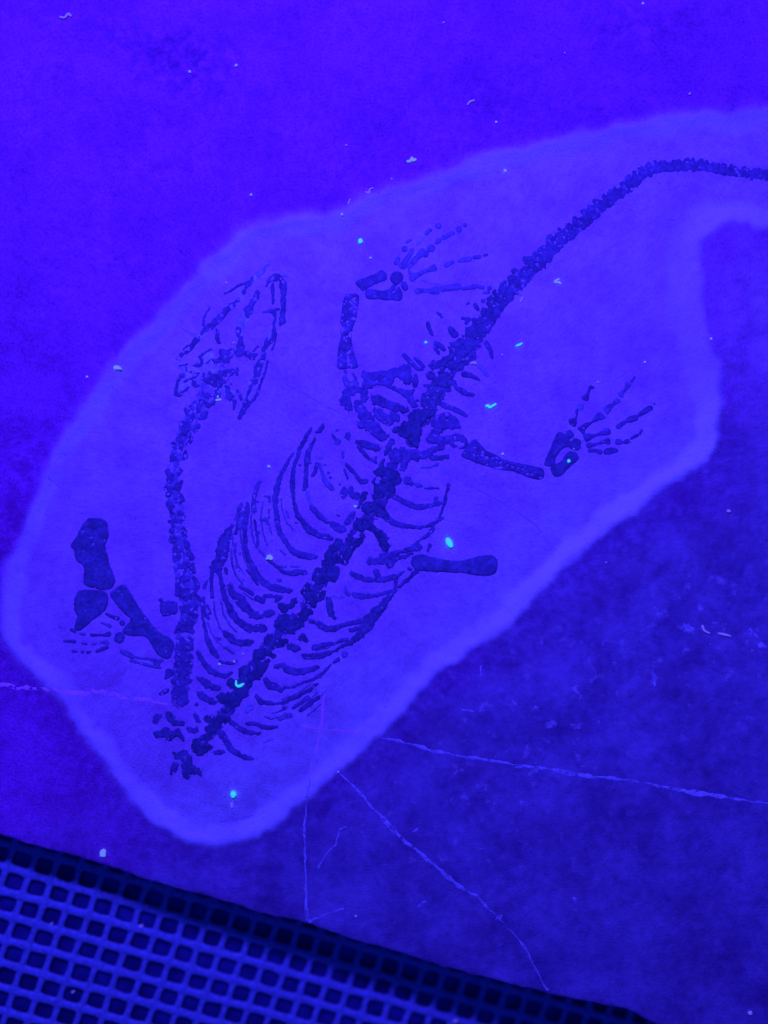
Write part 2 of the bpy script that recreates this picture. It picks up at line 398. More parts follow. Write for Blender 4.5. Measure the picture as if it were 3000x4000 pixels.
def bone(name, shapes, tone='d', pores=0.35, h=4.5, parent=None, mat=None, rough=1.0, step=3.0, label=None, wob=1.0, grow=2.2):
    COUNT[0] += 1
    if name in SMOOTH: wob *= 0.3
    k = COUNT[0]
    allp = [(p[0], p[1], (p[2] if len(p) > 2 else 0)) for kd, pts in shapes if kd != 'H' for p in pts]
    x0 = min(p[0] - p[2] for p in allp) - 9; x1 = max(p[0] + p[2] for p in allp) + 9
    y0 = min(p[1] - p[2] for p in allp) - 9; y1 = max(p[1] + p[2] for p in allp) + 9
    xs = np.arange(x0, x1 + step, step); ys = np.arange(y0, y1 + step, step)
    px, py = np.meshgrid(xs, ys, indexing='ij')
    gx0, gy0 = px, py
    rads = [p[2] for kd, pts in shapes if kd == 'S' for p in pts]
    wf = min(1.0, max(0.45, (sum(rads) / len(rads)) / 12.0)) if rads else 1.0
    wa = 4.2 * wf * min(1.0, wob)
    px = px + wa * vnoise(gx0, gy0, 12, 7) + 0.5 * wa * vnoise(gx0, gy0, 6.5, 3)
    py = py + wa * vnoise(gx0 + 500, gy0, 12, 7) + 0.5 * wa * vnoise(gx0 + 500, gy0, 6.5, 3)
    s = np.full(px.shape, -1e9)
    for kd, pts in shapes:
        if kd == 'S': s = np.maximum(s, sd_stroke(px, py, pts))
        elif kd == 'P': s = np.maximum(s, sd_poly(px, py, catmull(pts, 3)))
    for kd, pts in shapes:
        if kd == 'H':
            for p in pts: s = np.minimum(s, np.hypot(px - p[0], py - p[1]) - p[2])
    px, py = gx0, gy0
    wob = wob * (min(1.0, max(0.35, (sum(rads) / len(rads)) / 13.0)) if rads else 1.0)
    s = s + grow + wob * (2.0 * vnoise(px, py, 9, 0) + 2.4 * vnoise(px, py, 21, 1) + 1.2 * vnoise(px, py, 5.5, 6))
    s = s - 1.6 * wob * np.clip(vnoise(px, py, 12, 5) - 0.25, 0, 1) * 4
    h = h * 0.40; rough = rough * 0.6
    wd = 7.0
    q = np.clip(s / wd, 0, 1)
    z = np.where(s > 0, h * np.sqrt(1 - (1 - q) ** 2) + 0.2, s * 0.9)
    z = z + np.where(s > 0, rough * q * (0.9 * vnoise(px, py, 9, 2) + 0.9 * vnoise(px, py, 26, 3)), 0)
    if pores > 0:
        pn = 0.6 * vnoise(px, py, 13, 4) + 0.45 * vnoise(px, py, 7.5, 5)
        z = z - sstep(0.62 - 0.6 * pores, 0.80 - 0.5 * pores, pn) * (h + 3) * sstep(1.5, 5.0, s)
    z = np.clip(z, -3, None)
    keep = np.maximum.reduce([z[:-1, :-1], z[1:, :-1], z[:-1, 1:], z[1:, 1:]]) > 0
    if not keep.any(): return None
    vid = np.arange(px.size).reshape(px.shape)
    f = np.stack([vid[:-1, :-1], vid[:-1, 1:], vid[1:, 1:], vid[1:, :-1]], -1)[keep]
    used, invx = np.unique(f, return_inverse=True)
    f = invx.reshape(-1, 4)
    ux = px.ravel()[used]; uy = py.ravel()[used]; uz = z.ravel()[used] + face_h(ux, uy) + 0.05 * (k % 7)
    v = np.stack([(ux - CX) * U, (CY - uy) * U, uz * U], 1)
    o = mesh_from(name, v, f, mat or BONE, parent or slab)
    a = o.data.attributes.new('core', 'FLOAT', 'POINT')
    a.data.foreach_set('value', np.clip((s.ravel()[used] - 2.5) / 9.0, 0, 1).astype(np.float32))
    c = TONES[tone]
    j = 0.92 + 0.16 * random.random()
    o.color = (c[0] * j, c[1] * j, c[2] * j, 1)
    if label: o['label'] = label
    return o
random.seed(4)
def many(name, conv, items, tone='d', pores=0.35, **kw):
    out = []
    for it in items:
        t, pr = tone, pores
        if isinstance(it, tuple):
            if len(it) > 1 and it[1] is not None: t = it[1]
            if len(it) > 2: pr = it[2]
            it = it[0]
        out.append(bone(name, conv(it), t, pr, **kw))
    return out

# --- skull (a part, its bones are sub-parts)
A = tile(640, 1000, 3)
skull = bone('skull', A('540,1380,30 590,1430,60 640,1480,60 700,1420,50 740,1370,45 800,1360,44 840,1370,34 855,1310,12; 470,1440,30 600,1480,50; 625,1560,18 605,1620,14; 900,960,20 895,1020,34 900,1090,55 880,1150,30 820,1120,30 740,1130,40 690,1140,50 720,1200,50 760,1180,40; 600,1230,34 690,1190,30; 950,1130,28 1010,1160,24 1040,1180,36 1075,1150,18; H 820,1400,18'), 'd', 0.45,
             label='crushed skull with long narrow jaws and a large eye opening')
many('lower_jaw', A, ['165,1200,18 230,1120,30 300,1060,34 375,975,34; 410,935,10; 435,895,20 500,840,38 570,790,40 650,720,36 720,640,30 790,570,28 870,505,20',
                      '1195,1120,8 1160,1180,28 1130,1240,42 1100,1310,38 1085,1390,42 1055,1460,42 1020,1530,20 985,1600,14 970,1680,18 940,1760,30 910,1830,24 870,1900,14'], 'd', 0.5, parent=skull)
many('snout_bone', A, [('1290,250,42 1340,240,32; 1250,260,25 1215,300,16 1195,350,8; 1370,250,22 1395,320,34 1400,400,30 1395,500,26 1395,600,30 1390,680,32 1385,760,34 1380,790,20', 'd', 0.3),
                       ('1100,210,26 1160,150,28 1230,95,12', 'f', 0.5), '1270,320,10 1272,400,17 1275,480,12 1275,540,15',
                       '925,430,16 960,360,16 1000,310,26 1030,255,15', ('1440,220,12 1400,215,14', 'f')], 'd', 0.4, parent=skull)
many('skull_bone', A, ['1160,655,4 1220,640,14 1290,640,26 1350,610,6; 1290,650,26 1305,720,16 1295,800,14 1285,870,18 1270,940,16 1250,1000,20 1200,1040,24 1165,1100,20; 1200,960,12 1190,1020,18',
                       '1095,420,17 1080,490,27 1030,560,30 990,640,50 970,700,24', ('900,740,48 890,800,42', 'f', 0.5), '870,850,32 875,920,20',
                       '1310,900,5 1305,980,6 1285,1060,6 1265,1100,5', '1050,1110,5 1100,1060,6',
                       '700,440,4 770,400,10 850,350,9 930,315,8 980,300,12', '455,800,16 455,740,12 485,670,6 530,590,4',
                       '1215,1230,6 1180,1370,8 1140,1480,9 1095,1590,17 1060,1670,8 1010,1710,17 960,1790,10 900,1870,10',
                       '740,1530,22 750,1600,34 770,1650,46 810,1640,14; 780,1500,14', '850,1570,8 880,1620,10 905,1680,8', '825,1700,20 820,1750,8 815,1800,4'], 'd', 0.4, parent=skull)
many('skull_fragment', A, ['545,1090,11 510,1110,9 460,1140,10 410,1180,11 445,1215,13 430,1270,19 380,1280,17 340,1280,7', '180,1285,10 230,1275,9 270,1265,10', '260,1300,11 265,1345,13',
                           '315,1362,17', '200,1400,30 230,1390,23', '320,1440,14 380,1385,22 410,1370,11', '240,1470,9 300,1430,11', '460,1380,17 455,1410,11',
                           '170,1450,20 150,1500,11 140,1560,14 135,1620,19 190,1620,24', '210,1590,9 260,1560,15 290,1535,9', '540,1210,9 500,1250,9',
                           '620,880,14 620,960,21 640,1010,15; 610,850,7', '350,1490,30 370,1510,32'], 'd', 0.2, parent=skull)

# --- crushed bone and dark matrix between the vertebrae
V0 = tile(0, 0, 1)
bone('crushed_bone', V0('795,1540,24 765,1600,27 735,1660,26 705,1720,22 690,1760,19 680,1800,18 677,1850,19 675,1910,25 685,1960,26 690,2010,26 695,2060,24 700,2110,27'), 'm', 0.68, h=1.5, wob=1.8)
bone('crushed_bone', V0('700,2110,27 708,2165,36 712,2230,31 735,2300,38 745,2370,34 728,2440,33 724,2465,26; 715,2500,30 712,2590,34 708,2650,36 700,2730,32'), 'm', 0.62, h=1.5, wob=1.8)
bone('crushed_bone', V0('1690,1590,19 1655,1640,23 1610,1720,19; 1545,1790,19 1520,1840,26 1500,1900,30 1480,1960,26 1440,2030,26 1400,2070,22 1370,2120,16 1310,2160,22 1270,2250,24 1215,2330,23 1170,2400,22 1110,2450,24 1060,2510,21 1000,2580,19 960,2660,22 920,2730,26 870,2800,26 820,2860,21 775,2920,15; H 1473,1876,12; H 1440,2000,10; H 1395,2090,12; H 1155,2385,14'), 'd', 0.45, h=1.5, wob=2.2)
bone('crushed_bone', V0('1870,1290,38 1830,1350,40 1800,1400,34 1760,1430,34 1730,1490,38 1690,1560,36'), 'k', 0.45, h=1.5, wob=2.0)
bone('crushed_bone', V0('870,1420,14 850,1450,26 830,1480,30 810,1510,26'), 'm', 0.5, h=1.5, wob=1.6)

bone('crushed_bone', A('230,1130,30 380,970,30 500,840,36 650,720,34 870,505,20 1000,310,22 1160,160,22'), 'g', 0.4, h=1.2)
bone('crushed_bone', A('1195,1120,20 1130,1240,44 1085,1390,50 1020,1530,34 960,1700,34 880,1880,20; 1230,1000,22 1300,800,22 1310,650,24'), 'g', 0.4, h=1.2)
bone('crushed_bone', A('200,1290,40 300,1350,60 250,1450,60 190,1560,50 300,1500,50 420,1420,60 430,1250,50 520,1150,50 600,1250,60 560,1560,60 700,1540,40 780,1640,50; 900,800,60 990,640,44 1090,460,24; 880,900,40'), 'g', 0.5, h=1.2)
# --- neck
many('neck_vertebra', A, ['400,1640,20; 470,1610,32 520,1640,32 560,1630,25; 430,1700,30 480,1710,26; 600,1620,14 600,1680,11 560,1730,27 520,1750,25; 640,1640,10 660,1610,8; H 545,1668,18; H 470,1660,10'], 'd', 0.45)
B = tile(560, 1500, 3)
many('neck_vertebra', B, ['530,300,44 560,350,40 560,390,34 540,430,30; 640,300,26 660,230,26; 700,370,42 670,400,24 730,330,18; H 700,290,26',
    '470,490,58 530,490,28 470,560,36; 640,480,20 620,520,17 590,550,10; H 500,495,10', '410,650,36 440,690,28 430,750,15; 350,710,26 370,760,13; 560,640,15 545,680,15 510,710,10; H 400,730,14',
    '345,850,40 370,880,15 320,900,12; 490,790,11 485,840,23 465,870,12; H 340,855,12', '270,1020,20 300,1060,28 330,1080,24 310,1120,36; 440,1010,11 410,1050,17; H 395,990,14',
    '270,1230,28 310,1230,32 290,1290,30; 435,1150,15 400,1210,38', '290,1400,26 320,1440,38 330,1500,28; 430,1300,15 450,1350,29 430,1390,15; 380,1340,?12'.replace('?', ''),
    '300,1610,20 350,1630,44 390,1600,22; 420,1510,25 450,1560,33 430,1610,15', '325,1720,29; 470,1690,19 475,1740,25 480,1790,12', '340,1820,44; 490,1830,14 500,1900,36; H 352,1822,17',
    '400,1990,52 380,2050,38 360,1930,24; 520,1960,26 560,2040,28; H 505,2030,20'], 'd', 0.5, grow=3.2)
Cc = tile(550, 2150, 3)
many('neck_vertebra', Cc, ['450,180,18 480,230,42 530,170,28 590,170,24 620,250,19; 410,240,12; 480,275,20; H 565,235,22', '430,340,16 430,430,26 420,520,22; 500,340,46 540,330,34; 620,330,20 660,410,18 650,450,16; 480,420,30; H 600,405,30',
    '500,500,54 540,560,44 560,500,44 620,470,24 660,540,15 690,580,12', '560,690,52 490,690,36 640,640,24 600,700,26; 640,770,23 600,760,16; H 570,770,14', '520,850,48 570,850,42 450,880,32 400,960,14; 600,950,28 500,900,52; H 490,880,12',
    ('490,1090,74 560,1060,42 590,1150,22 430,1140,30; H 550,1130,14', 'd', 0.5), ('460,1240,52 560,1260,42 440,1330,48 570,1330,28; H 520,1300,20', 'd', 0.4),
    ('480,1430,62 500,1520,62 560,1540,26; 380,1540,32', 'd', 0.2), ('450,1660,82 460,1750,72 400,1700,52 500,1780,50', 'd', 0.12)], 'd', 0.5, grow=3.2)
many('neck_rib', Cc, ['330,1440,44 290,1500,20', '290,1650,30 230,1690,18', 'P 230,620 260,600 400,610 410,740 340,760 250,780 225,700; 230,580,20'], 'd', 0.2)
D = tile(580, 2650, 3)
many('neck_vertebra', D, ['230,420,24 250,480,45 300,520,38 390,540,30; H 300,460,16', '80,660,36 130,660,34 210,630,52 230,690,42 250,720,20 330,640,42 370,680,32 395,720,18; H 275,640,14',
    '290,890,12 330,940,24 420,880,38 440,960,64 450,1060,64 430,1160,34; 520,1080,42 580,1110,24 600,1140,14; H 445,1020,16'], 'k', 0.1)
many('neck_rib', D, ['110,450,36 80,500,36', '540,430,20 575,500,24', '555,310,18', '480,610,36 540,620,36', '310,1020,30 290,1080,32 260,1120,14', '830,870,34 780,880,24 870,870,16; H 815,862,10'], 'd', 0.1)

# --- backbone of the trunk
many('trunk_vertebra', D, ['540,740,22 550,820,56 600,850,52 700,820,34 590,890,30', '700,480,46 850,490,48 930,490,30; 720,600,60 780,560,60; 680,680,42 640,720,20; H 700,530,12'], 'x', 0.05)
many('trunk_vertebra', Cc, ['960,1740,72 1050,1740,60 1100,1750,80 1050,1830,50 1000,1880,30; 1180,1660,80; H 870,1810,26', '1220,1420,68 1200,1480,50; 1060,1560,52 1120,1570,50; 1250,1560,52 1180,1640,66; H 1230,1500,20',
    '1380,1240,70 1360,1300,50; 1420,1350,40 1360,1440,48 1290,1500,40; H 1400,1290,26'], 'x', 0.06)
E = tile(1000, 2200, 3)
many('trunk_vertebra', E, ['720,80,26 740,170,88 840,120,82 900,190,42 950,80,38; H 790,70,26', '600,270,28 560,340,46 650,400,82 740,400,62 790,360,32; 680,480,40',
    '450,450,30 400,520,36 300,500,36 330,550,36; 590,570,60 650,580,24; 520,600,22 560,640,42', '310,680,90 270,720,62 400,760,80 480,700,62 530,730,30',
    '150,900,62 220,930,72 300,930,46 340,920,28', '40,1080,62 100,1040,42 200,1090,34; 130,1160,30 60,1250,52 20,1330,40; H 40,1150,14'], 'x', 0.05)
many('spinous_process', E, ['840,430,30 860,510,38 880,600,34 920,640,18', '540,850,26 510,900,16; 540,850,26 590,910,16; 550,895,18'], 'k', 0.0)
F = tile(1000, 1600, 3)
many('trunk_vertebra', F, ['1500,600,18 1470,680,26 1430,740,46; 1500,750,86 1600,800,96 1420,850,62 1450,900,76 1550,950,78 1400,1000,50; 1250,1050,18 1210,1140,18 1280,980,24; H 1430,830,38; H 1560,850,22; H 1335,1020,26; H 1450,1010,26',
    '1320,1150,70 1400,1130,62 1450,1200,62 1520,1250,40; H 1350,1250,34', '1200,1350,70 1300,1350,62 1380,1400,42; 1260,1470,20 1200,1560,34 1120,1620,42 1050,1700,52 1040,1790,34; 1100,1500,42 1090,1560,32; 1420,1450,34 1480,1530,52 1530,1600,40 1530,1650,20; H 1200,1480,26',
    '970,1560,46 900,1640,46 850,1720,52 930,1740,62 820,1800,42; 1000,1780,30; H 915,1682,20'], 'x', 0.06)

# --- ribs
H_ = tile(750, 1850, 3)
ribs = []
many('rib', H_, [('460,620,18 430,680,40 370,780,52 360,860,62 340,960,64 300,1050,62 260,1110,54; 310,1120,30', 'd', 0.05),
    '230,1150,22 220,1250,16 225,1350,14 230,1450,12', '165,1260,8 140,1340,12', '300,1130,26 330,1230,18 350,1320,20 370,1420,22 410,1530,32 460,1630,35 530,1720,38 620,1800,42 700,1820,42 780,1810,40 840,1815,36',
    '390,1120,14 400,1170,11', '430,1330,20 480,1430,42 560,1490,58 640,1580,52 700,1630,30 790,1660,14; 700,1670,28 780,1690,14 900,1640,36 940,1630,28', '560,1330,16 640,1370,14 700,1410,14',
    '650,350,16 640,450,22 620,560,25 615,660,23 615,760,21 620,850,18 640,940,20 670,1020,24 720,1120,36 770,1210,32 830,1280,32 920,1330,38 1000,1350,36 1080,1360,34 1140,1370,28',
    ('790,90,16 750,170,18 725,270,19 715,370,22 720,440,24', 'm', 0.5), ('575,360,16 555,400,18 530,470,10 505,530,8', 'm'), '550,480,6 520,640,8 510,700,13', ('500,820,8 500,930,10', 'm'),
    '730,540,6 740,640,6 760,740,10 770,800,10 755,860,8', '880,1000,12 940,1060,13 1010,1110,15 1080,1160,24 1160,1170,28 1240,1160,27 1320,1160,24', '390,1880,26 440,1930,30 520,1980,34 600,1990,36 680,1985,32',
    '640,1140,10 700,1200,13 760,1300,12', '760,1460,30 820,1500,26 850,1440,13 950,1440,9 1040,1450,21 980,1500,12', ('600,480,34 570,560,26 560,640,18', 'm', 0.6)], 'd', 0.08, grow=3.0)
many('belly_rib', H_, ['850,260,10 900,270,14 905,330,12', '820,540,8 870,540,17 880,590,12', '780,690,14', '930,790,11', '1030,900,9 1085,940,9', '1000,1250,13 1020,1250,19', '1100,440,8 1130,510,9', '1220,580,12',
    '1050,1090,10 1100,1090,7', '1150,1090,8 1240,1095,6', '560,940,11', '520,1090,15', '600,1250,9', '770,330,10', '700,660,12', '790,900,8 840,960,10', '560,1150,8'], 'm', 0.3)
many('rib', Cc, ['725,560,14 725,660,24 735,750,26 790,800,14; 780,640,10 800,740,12', '715,790,8 740,880,14 755,960,12 770,1020,15 800,1110,28 850,1190,31 890,1250,16', '920,1300,8 960,1320,8 1080,1330,9 1110,1300,14',
    '660,1190,14 700,1270,22 750,1350,26 810,1420,26 880,1450,20 950,1470,26 1000,1480,18 1060,1440,10', '680,1510,26 760,1560,36 840,1600,36 900,1620,28', '690,1690,30 760,1750,38 840,1780,28',
    ('920,1040,14 890,1030,9', 'm'), ('980,1110,8 1040,1160,12 1090,1200,10', 'f')], 'd', 0.08, grow=3.0)
many('rib', F, ['780,190,18 750,240,23 710,260,8', '655,215,8 600,280,14 560,370,17 510,460,17 480,550,17 445,640,19 430,740,21 425,840,21 420,940,19 435,1040,17 455,1140,19 490,1240,23 550,1320,28 610,1400,32 680,1450,34 750,1480,30 830,1490,30 880,1520,17',
    '430,510,8 370,600,14 320,700,17 265,820,21 240,920,22 220,1030,24 220,1130,24 235,1240,24 250,1340,23 275,1440,21 330,1530,23 390,1620,26 460,1680,36 540,1710,36 620,1720,32 690,1730,22',
    '690,340,15 650,410,14 610,500,23 600,600,30 590,700,19 585,800,17 580,890,27 560,930,14', '645,1140,18 690,1190,23 750,1260,25 830,1310,25', ('600,980,20 640,1100,14', 'f', 0.5),
    '900,1340,32 970,1400,40 1020,1400,30; 1060,1330,22 1110,1260,28 1130,1220,22', ('720,550,26 770,555,14', 'f', 0.5), '710,640,14 700,720,17 660,770,17', ('750,650,10 770,740,12 820,850,23 880,920,28', 'm', 0.4),
    '1060,640,14 1110,700,20 1150,730,15 1180,780,12 1230,850,21 1290,840,21', '1180,380,20 1260,400,36 1340,430,42 1410,450,36', '1200,430,16 1260,500,21 1320,570,14 1360,600,12; 1400,560,11 1400,620,9'], 'd', 0.08, grow=3.0)
many('belly_rib', F, ['810,650,11', '850,740,12', '870,800,11', ('900,300,8 960,380,30', 'm', 0.5), ('945,235,10', 'm'), ('1015,500,10 1020,560,8', 'm'), '1040,710,10 1070,800,8', '1080,290,22 1080,330,19 1040,325,7',
    '1020,940,32 1020,1000,34; H 1010,970,8', '1110,930,26 1130,1000,42 1190,1020,30', ('960,1240,12', 'm'), ('980,880,9', 'm'), ('640,620,10', 'm'), '510,650,12'], 'd', 0.08, grow=3.0)
many('rib', E, ['1110,110,16 1170,150,26 1260,190,27 1360,200,25 1460,200,27 1560,185,21 1650,165,17; 1400,90,20 1430,150,30', '1150,370,25 1230,390,31 1330,390,23 1450,370,14 1560,340,17 1640,310,14', ('1050,270,10 1050,340,16 1090,370,16', 'm'),
    ('900,380,11 1000,400,13', 'f'), '640,680,16 720,720,27 800,760,35 880,770,33 960,755,30', '1010,730,17 1080,715,21 1160,700,21 1260,670,25; 1110,790,16 1180,770,18 1240,740,12',
    ('1640,320,20 1560,400,25 1480,500,45 1400,590,60 1330,670,70 1300,750,58 1220,840,35 1140,900,27 1070,950,23 990,990,12 920,1040,8', 'k', 0.05), '680,990,29 760,970,27 840,950,19 930,940,13 990,910,15 1070,890,12',
    ('400,970,36 480,1000,38', 'k', 0.0), '540,1080,12 640,1080,15 760,1075,15 860,1040,10', '560,1110,15 640,1120,8 780,1100,13 880,1050,8 960,1010,8', '240,1220,22 310,1200,26; 310,1200,28 360,1250,35 440,1280,35 540,1280,31 640,1250,23 720,1220,12',
    '110,1370,30 150,1420,45 220,1460,35 300,1490,27', '330,1460,9 440,1450,9 560,1400,9 660,1370,15 750,1320,19 800,1270,7 880,1195,6', '910,1170,11 960,1130,17', ('1040,1070,30', 'm'),
    '0,1560,16 60,1640,22 100,1640,20 200,1655,11 320,1640,13 400,1600,15 480,1570,17 560,1520,15 640,1480,17 710,1420,12', '330,1700,16; 440,1700,12 520,1640,13 600,1580,23', '520,1730,20 570,1690,19 640,1640,21 730,1575,16',
    ('270,1830,14 340,1800,30 400,1790,20', 'm', 0.5), '-10,1890,16 80,1920,15 150,1930,11 235,1920,14', ('760,1520,26 800,1500,16', 'g', 0.4)], 'd', 0.08, grow=3.0)
G_ = tile(1450, 1700, 3)
many('rib', G_, ['240,700,24 330,750,29 430,800,31 530,840,29 630,840,27 730,815,23 820,800,17; 760,740,20 760,790,26', '90,930,30 170,960,31 250,1020,31 350,1060,27 450,1075,23 560,1085,17 650,1070,17 730,1040,23 800,990,17 850,970,8',
    '905,590,20 880,680,9 865,780,15 840,870,11 800,970,9', '740,1060,10 700,1130,19 640,1190,21 590,1220,11 500,1290,13 440,1330,16; 560,1320,38 450,1340,24 340,1370,23 220,1410,36 130,1410,32', '-10,1480,40 110,1480,38 230,1490,42 290,1450,24 380,1430,20 470,1385,10; 210,1530,34; H 340,1405,16',
    '690,1290,20 660,1360,10', '530,1600,20 440,1680,17 330,1780,19', '450,1575,26; H 455,1572,9', '380,1610,10 300,1650,17 200,1680,23 100,1700,27 30,1700,24; 60,1600,24 90,1660,30', '290,1700,14 285,1780,14; 280,1810,20 240,1850,23 190,1930,21 110,2020,24',
    '430,530,40 470,550,30', ('540,580,28 590,590,16', 'm'), '630,618,6 700,620,9 790,625,10', ('600,380,8 700,370,8 780,345,12', 'm')], 'd', 0.18)
many('spinous_process', G_, ['20,1080,16 100,1150,42 140,1240,56 150,1330,30; 200,1210,14'], 'k', 0.0)
many('rib', D, ['820,620,26 880,700,35 940,800,35 1000,870,24 1080,910,24 1170,940,23 1210,945,12', '960,520,22 1040,580,27 1120,630,23 1190,645,21 1300,650,10', '1150,540,14 1240,530,14 1320,570,21 1400,580,17 1500,572,12',
    ('1190,340,30 1150,380,26', 'f', 0.4), ('1350,745,10 1450,715,10', 'f')], 'd', 0.08, grow=3.0)

many('belly_rib', H_, ['470,700,6 480,880,7 520,1040,7 600,1180,8', '690,480,6 688,640,8 720,800,7 800,930,7 870,990,6', '560,560,6 570,780,7 600,960,8 660,1120,8 720,1200,6', '830,330,6 800,520,7 830,700,6 880,850,6',
    '455,880,6 460,1040,8 510,1200,8 590,1300,7', '900,420,5 890,560,6 930,720,6', '1040,300,5 1050,420,6 1100,560,6 1180,660,6', '330,1480,6 360,1640,8 440,1780,8 520,1860,6', '250,1500,6 270,1660,7 320,1800,8 380,1900,6',
    '600,1400,6 700,1470,8 780,1500,6', '440,1280,7 520,1420,9 600,1500,7', '180,1750,5 230,1880,7 300,1980,7 400,2060,8 480,2120,6'], 'm', 0.45, grow=1.5)
many('belly_rib', E, ['420,1700,7 540,1650,8 640,1590,7 720,1520,6', '600,1790,6 690,1720,8 760,1660,6', '300,1600,6 420,1560,7 540,1490,7 640,1420,5', '700,1030,6 820,1000,7 930,950,6 1030,900,5', '1180,820,6 1260,760,7 1340,690,6', '180,1760,7 280,1740,8 360,1690,6',
    '1480,420,6 1560,380,8 1620,340,6', '480,1440,5 600,1390,6 720,1340,6 800,1290,5', '100,1800,8 180,1830,9 260,1810,7'], 'm', 0.45, grow=1.5)
# --- upper arms and the left fore limb
humer = bone('upper_arm_bone', G_('P 500,1420 600,1400 700,1430 850,1465 1000,1475 1130,1465 1250,1430 1360,1410 1430,1420 1475,1470 1480,1560 1450,1620 1380,1645 1250,1640 1100,1615 900,1605 750,1600 600,1590 520,1570 480,1520 480,1460'), 'k', 0.0, h=8, label='smooth dark limb bone flared at its free end, beside the ribs')
Q = tile(180, 1950, 3)
bone('upper_arm_bone', Q('P 480,240 560,225 690,260 715,340 720,440 680,540 700,640 730,760 800,960 730,1050 600,1050 450,1000 440,900 440,790 340,700 330,600 290,560 300,510 350,450 400,350'), 'k', 0.06, h=7, label='broad dark arm bone of the fore limb left of the neck')
bone('forearm_bone', Q('P 380,1080 480,1070 620,1075 700,1110 715,1200 690,1290 600,1370 500,1450 400,1530 330,1520 350,1420 365,1370 330,1300 330,1180'), 'k', 0.0, h=7)
bone('forearm_bone', Q('P 750,1120 800,1060 870,1010 930,1030 990,1120 1080,1270 1200,1430 1310,1560 1440,1630 1490,1700 1470,1800 1420,1870 1320,1830 1230,1700 1160,1610 1000,1600 920,1580 900,1530 990,1410 900,1330 800,1200; H 1055,1528,12'), 'k', 0.03, h=7)
many('wrist_bone', Q, ['855,1625,58', '887,1452,29'], 'k', 0.0)
many('finger_bone', Q, ['700,1345,10 770,1380,15 830,1400,21', ('640,1450,8 700,1470,11 740,1490,19', 'm'), 'P 520,1580 640,1585 740,1560 740,1605 640,1605 520,1605', ('440,1590,12 390,1580,8', 'm'), '290,1535,14 330,1555,11', ('150,1500,9 220,1505,6', 'f'),
    '200,1668,8 260,1668,11 320,1672,17', '420,1695,11 460,1700,13', ('540,1700,10 640,1680,10 710,1685,21', 'm'), '300,1790,11 350,1790,8', '415,1795,15', '480,1800,13 510,1790,8', '590,1785,14 650,1760,17 705,1740,17', ('140,1660,7', 'f')], 'd', 0.1)
many('shoulder_bone', Q, ['880,1790,20 940,1810,30 1010,1850,22; 1050,1860,12 1200,1880,14 1340,1900,20', '980,1890,10 1080,1920,13 1220,1960,17 1330,1980,13; 1300,1935,38'], 'm', 0.3)
# --- pelvis, hind limbs
J = tile(1280, 1150, 2.44)
I_ = tile(1300, 1480, 3.016)
bone('thigh_bone', J('P 180,0 290,0 285,100 260,250 230,330 225,450 260,600 285,690 200,700 100,705 95,600 110,480 130,400 120,330 130,220 150,80; H 180,400,16; H 175,440,16; H 205,585,12'), 'd', 0.6, label='pale hollow looking thigh bone left of the hips')
bone('hip_bone', J('P 335,730 400,745 500,730 600,715 700,680 740,660 790,700 800,780 790,850 740,860 700,800 640,790 610,860 520,870 450,870 390,900 340,890 330,800; 560,870,12 640,895,20 720,930,24 760,940,34 810,920,20; H 680,850,40'), 'd', 0.12, h=7)
bone('hip_bone', J('170,740,14 165,800,17 190,850,32 260,860,36 270,800,16 235,760,10; H 215,790,26'), 'm', 0.4)
bone('hip_bone', I_('150,170,42 150,270,62 190,340,40; 200,130,40 350,150,46 370,230,42; 300,290,44 330,370,62 390,460,80 460,560,80 530,630,62 600,690,40 650,670,20; 340,540,46; H 285,190,36; H 320,310,18'), 'd', 0.1, h=7)
many('hip_bone', I_, ['930,240,30 970,310,26 900,200,40 860,170,40; 990,250,16', 'P 1220,430 1330,400 1420,430 1480,500 1500,560 1440,590 1350,600 1250,610 1170,560 1165,520; H 1345,490,22', 
    '1270,600,30 1200,640,50 1170,700,62 1250,720,52 1290,800,32 1200,830,30 1130,870,40 1080,890,46 1000,900,56 900,900,62 800,890,92 740,900,82 730,960,50; H 770,800,30; 850,960,50 820,1060,36',
    'P 1310,700 1370,650 1480,650 1560,700 1590,770 1540,810 1440,810 1350,770; H 1490,765,36; H 1530,765,26; H 1440,765,26; H 1440,690,16'], 'd', 0.12, h=6)
many('spinous_process', I_, ['600,970,20 570,1050,42 550,1090,40', '700,740,40 650,820,30 620,880,24', '1150,925,27 1250,925,27 1350,915,21', '730,600,26 800,590,30'], 'k', 0.05)
many('sacral_rib', I_, ['500,240,50 600,280,52 700,320,44 800,350,42 850,360,42', '520,390,58 600,450,62 660,500,50; H 600,380,24', '730,450,62 690,410,26'], 'd', 0.08, h=7)
bone('sacrum', I_('P 930,380 1060,340 1200,370 1180,430 1120,470 1040,550 1060,620 1040,680 1020,740 1000,810 920,760 870,690 780,670 790,620 720,630 720,590 800,540 850,500 920,530 890,430'), 'x', 0.0, h=8)
L = tile(1560, 1250, 3.77)
many('sacrum', L, ['400,1150,92 500,1150,92 560,1200,62 380,1220,62 550,1100,52 450,1320,70; 620,1050,30'], 'k', 0.35, h=6)
many('tail_vertebra', L, ['700,720,80 620,720,50 720,820,72 640,900,90 560,930,52 690,950,42; H 640,700,20; H 580,890,18', 'P 750,345 850,300 920,265 1000,300 1080,300 1130,380 1080,440 1000,500 960,580 900,620 840,680 780,740 770,660 850,560 860,500 900,430 830,400; H 820,470,30',
    '750,420,26 760,480,26; 700,560,52 780,530,42 600,620,52 500,670,52 680,630,46 520,640,46', '1080,120,60 1200,110,82 1280,180,44 1200,200,72 1090,220,44 1100,300,42; 1000,120,22; H 1030,220,26; H 1190,60,20'], 'k', 0.25, h=6)
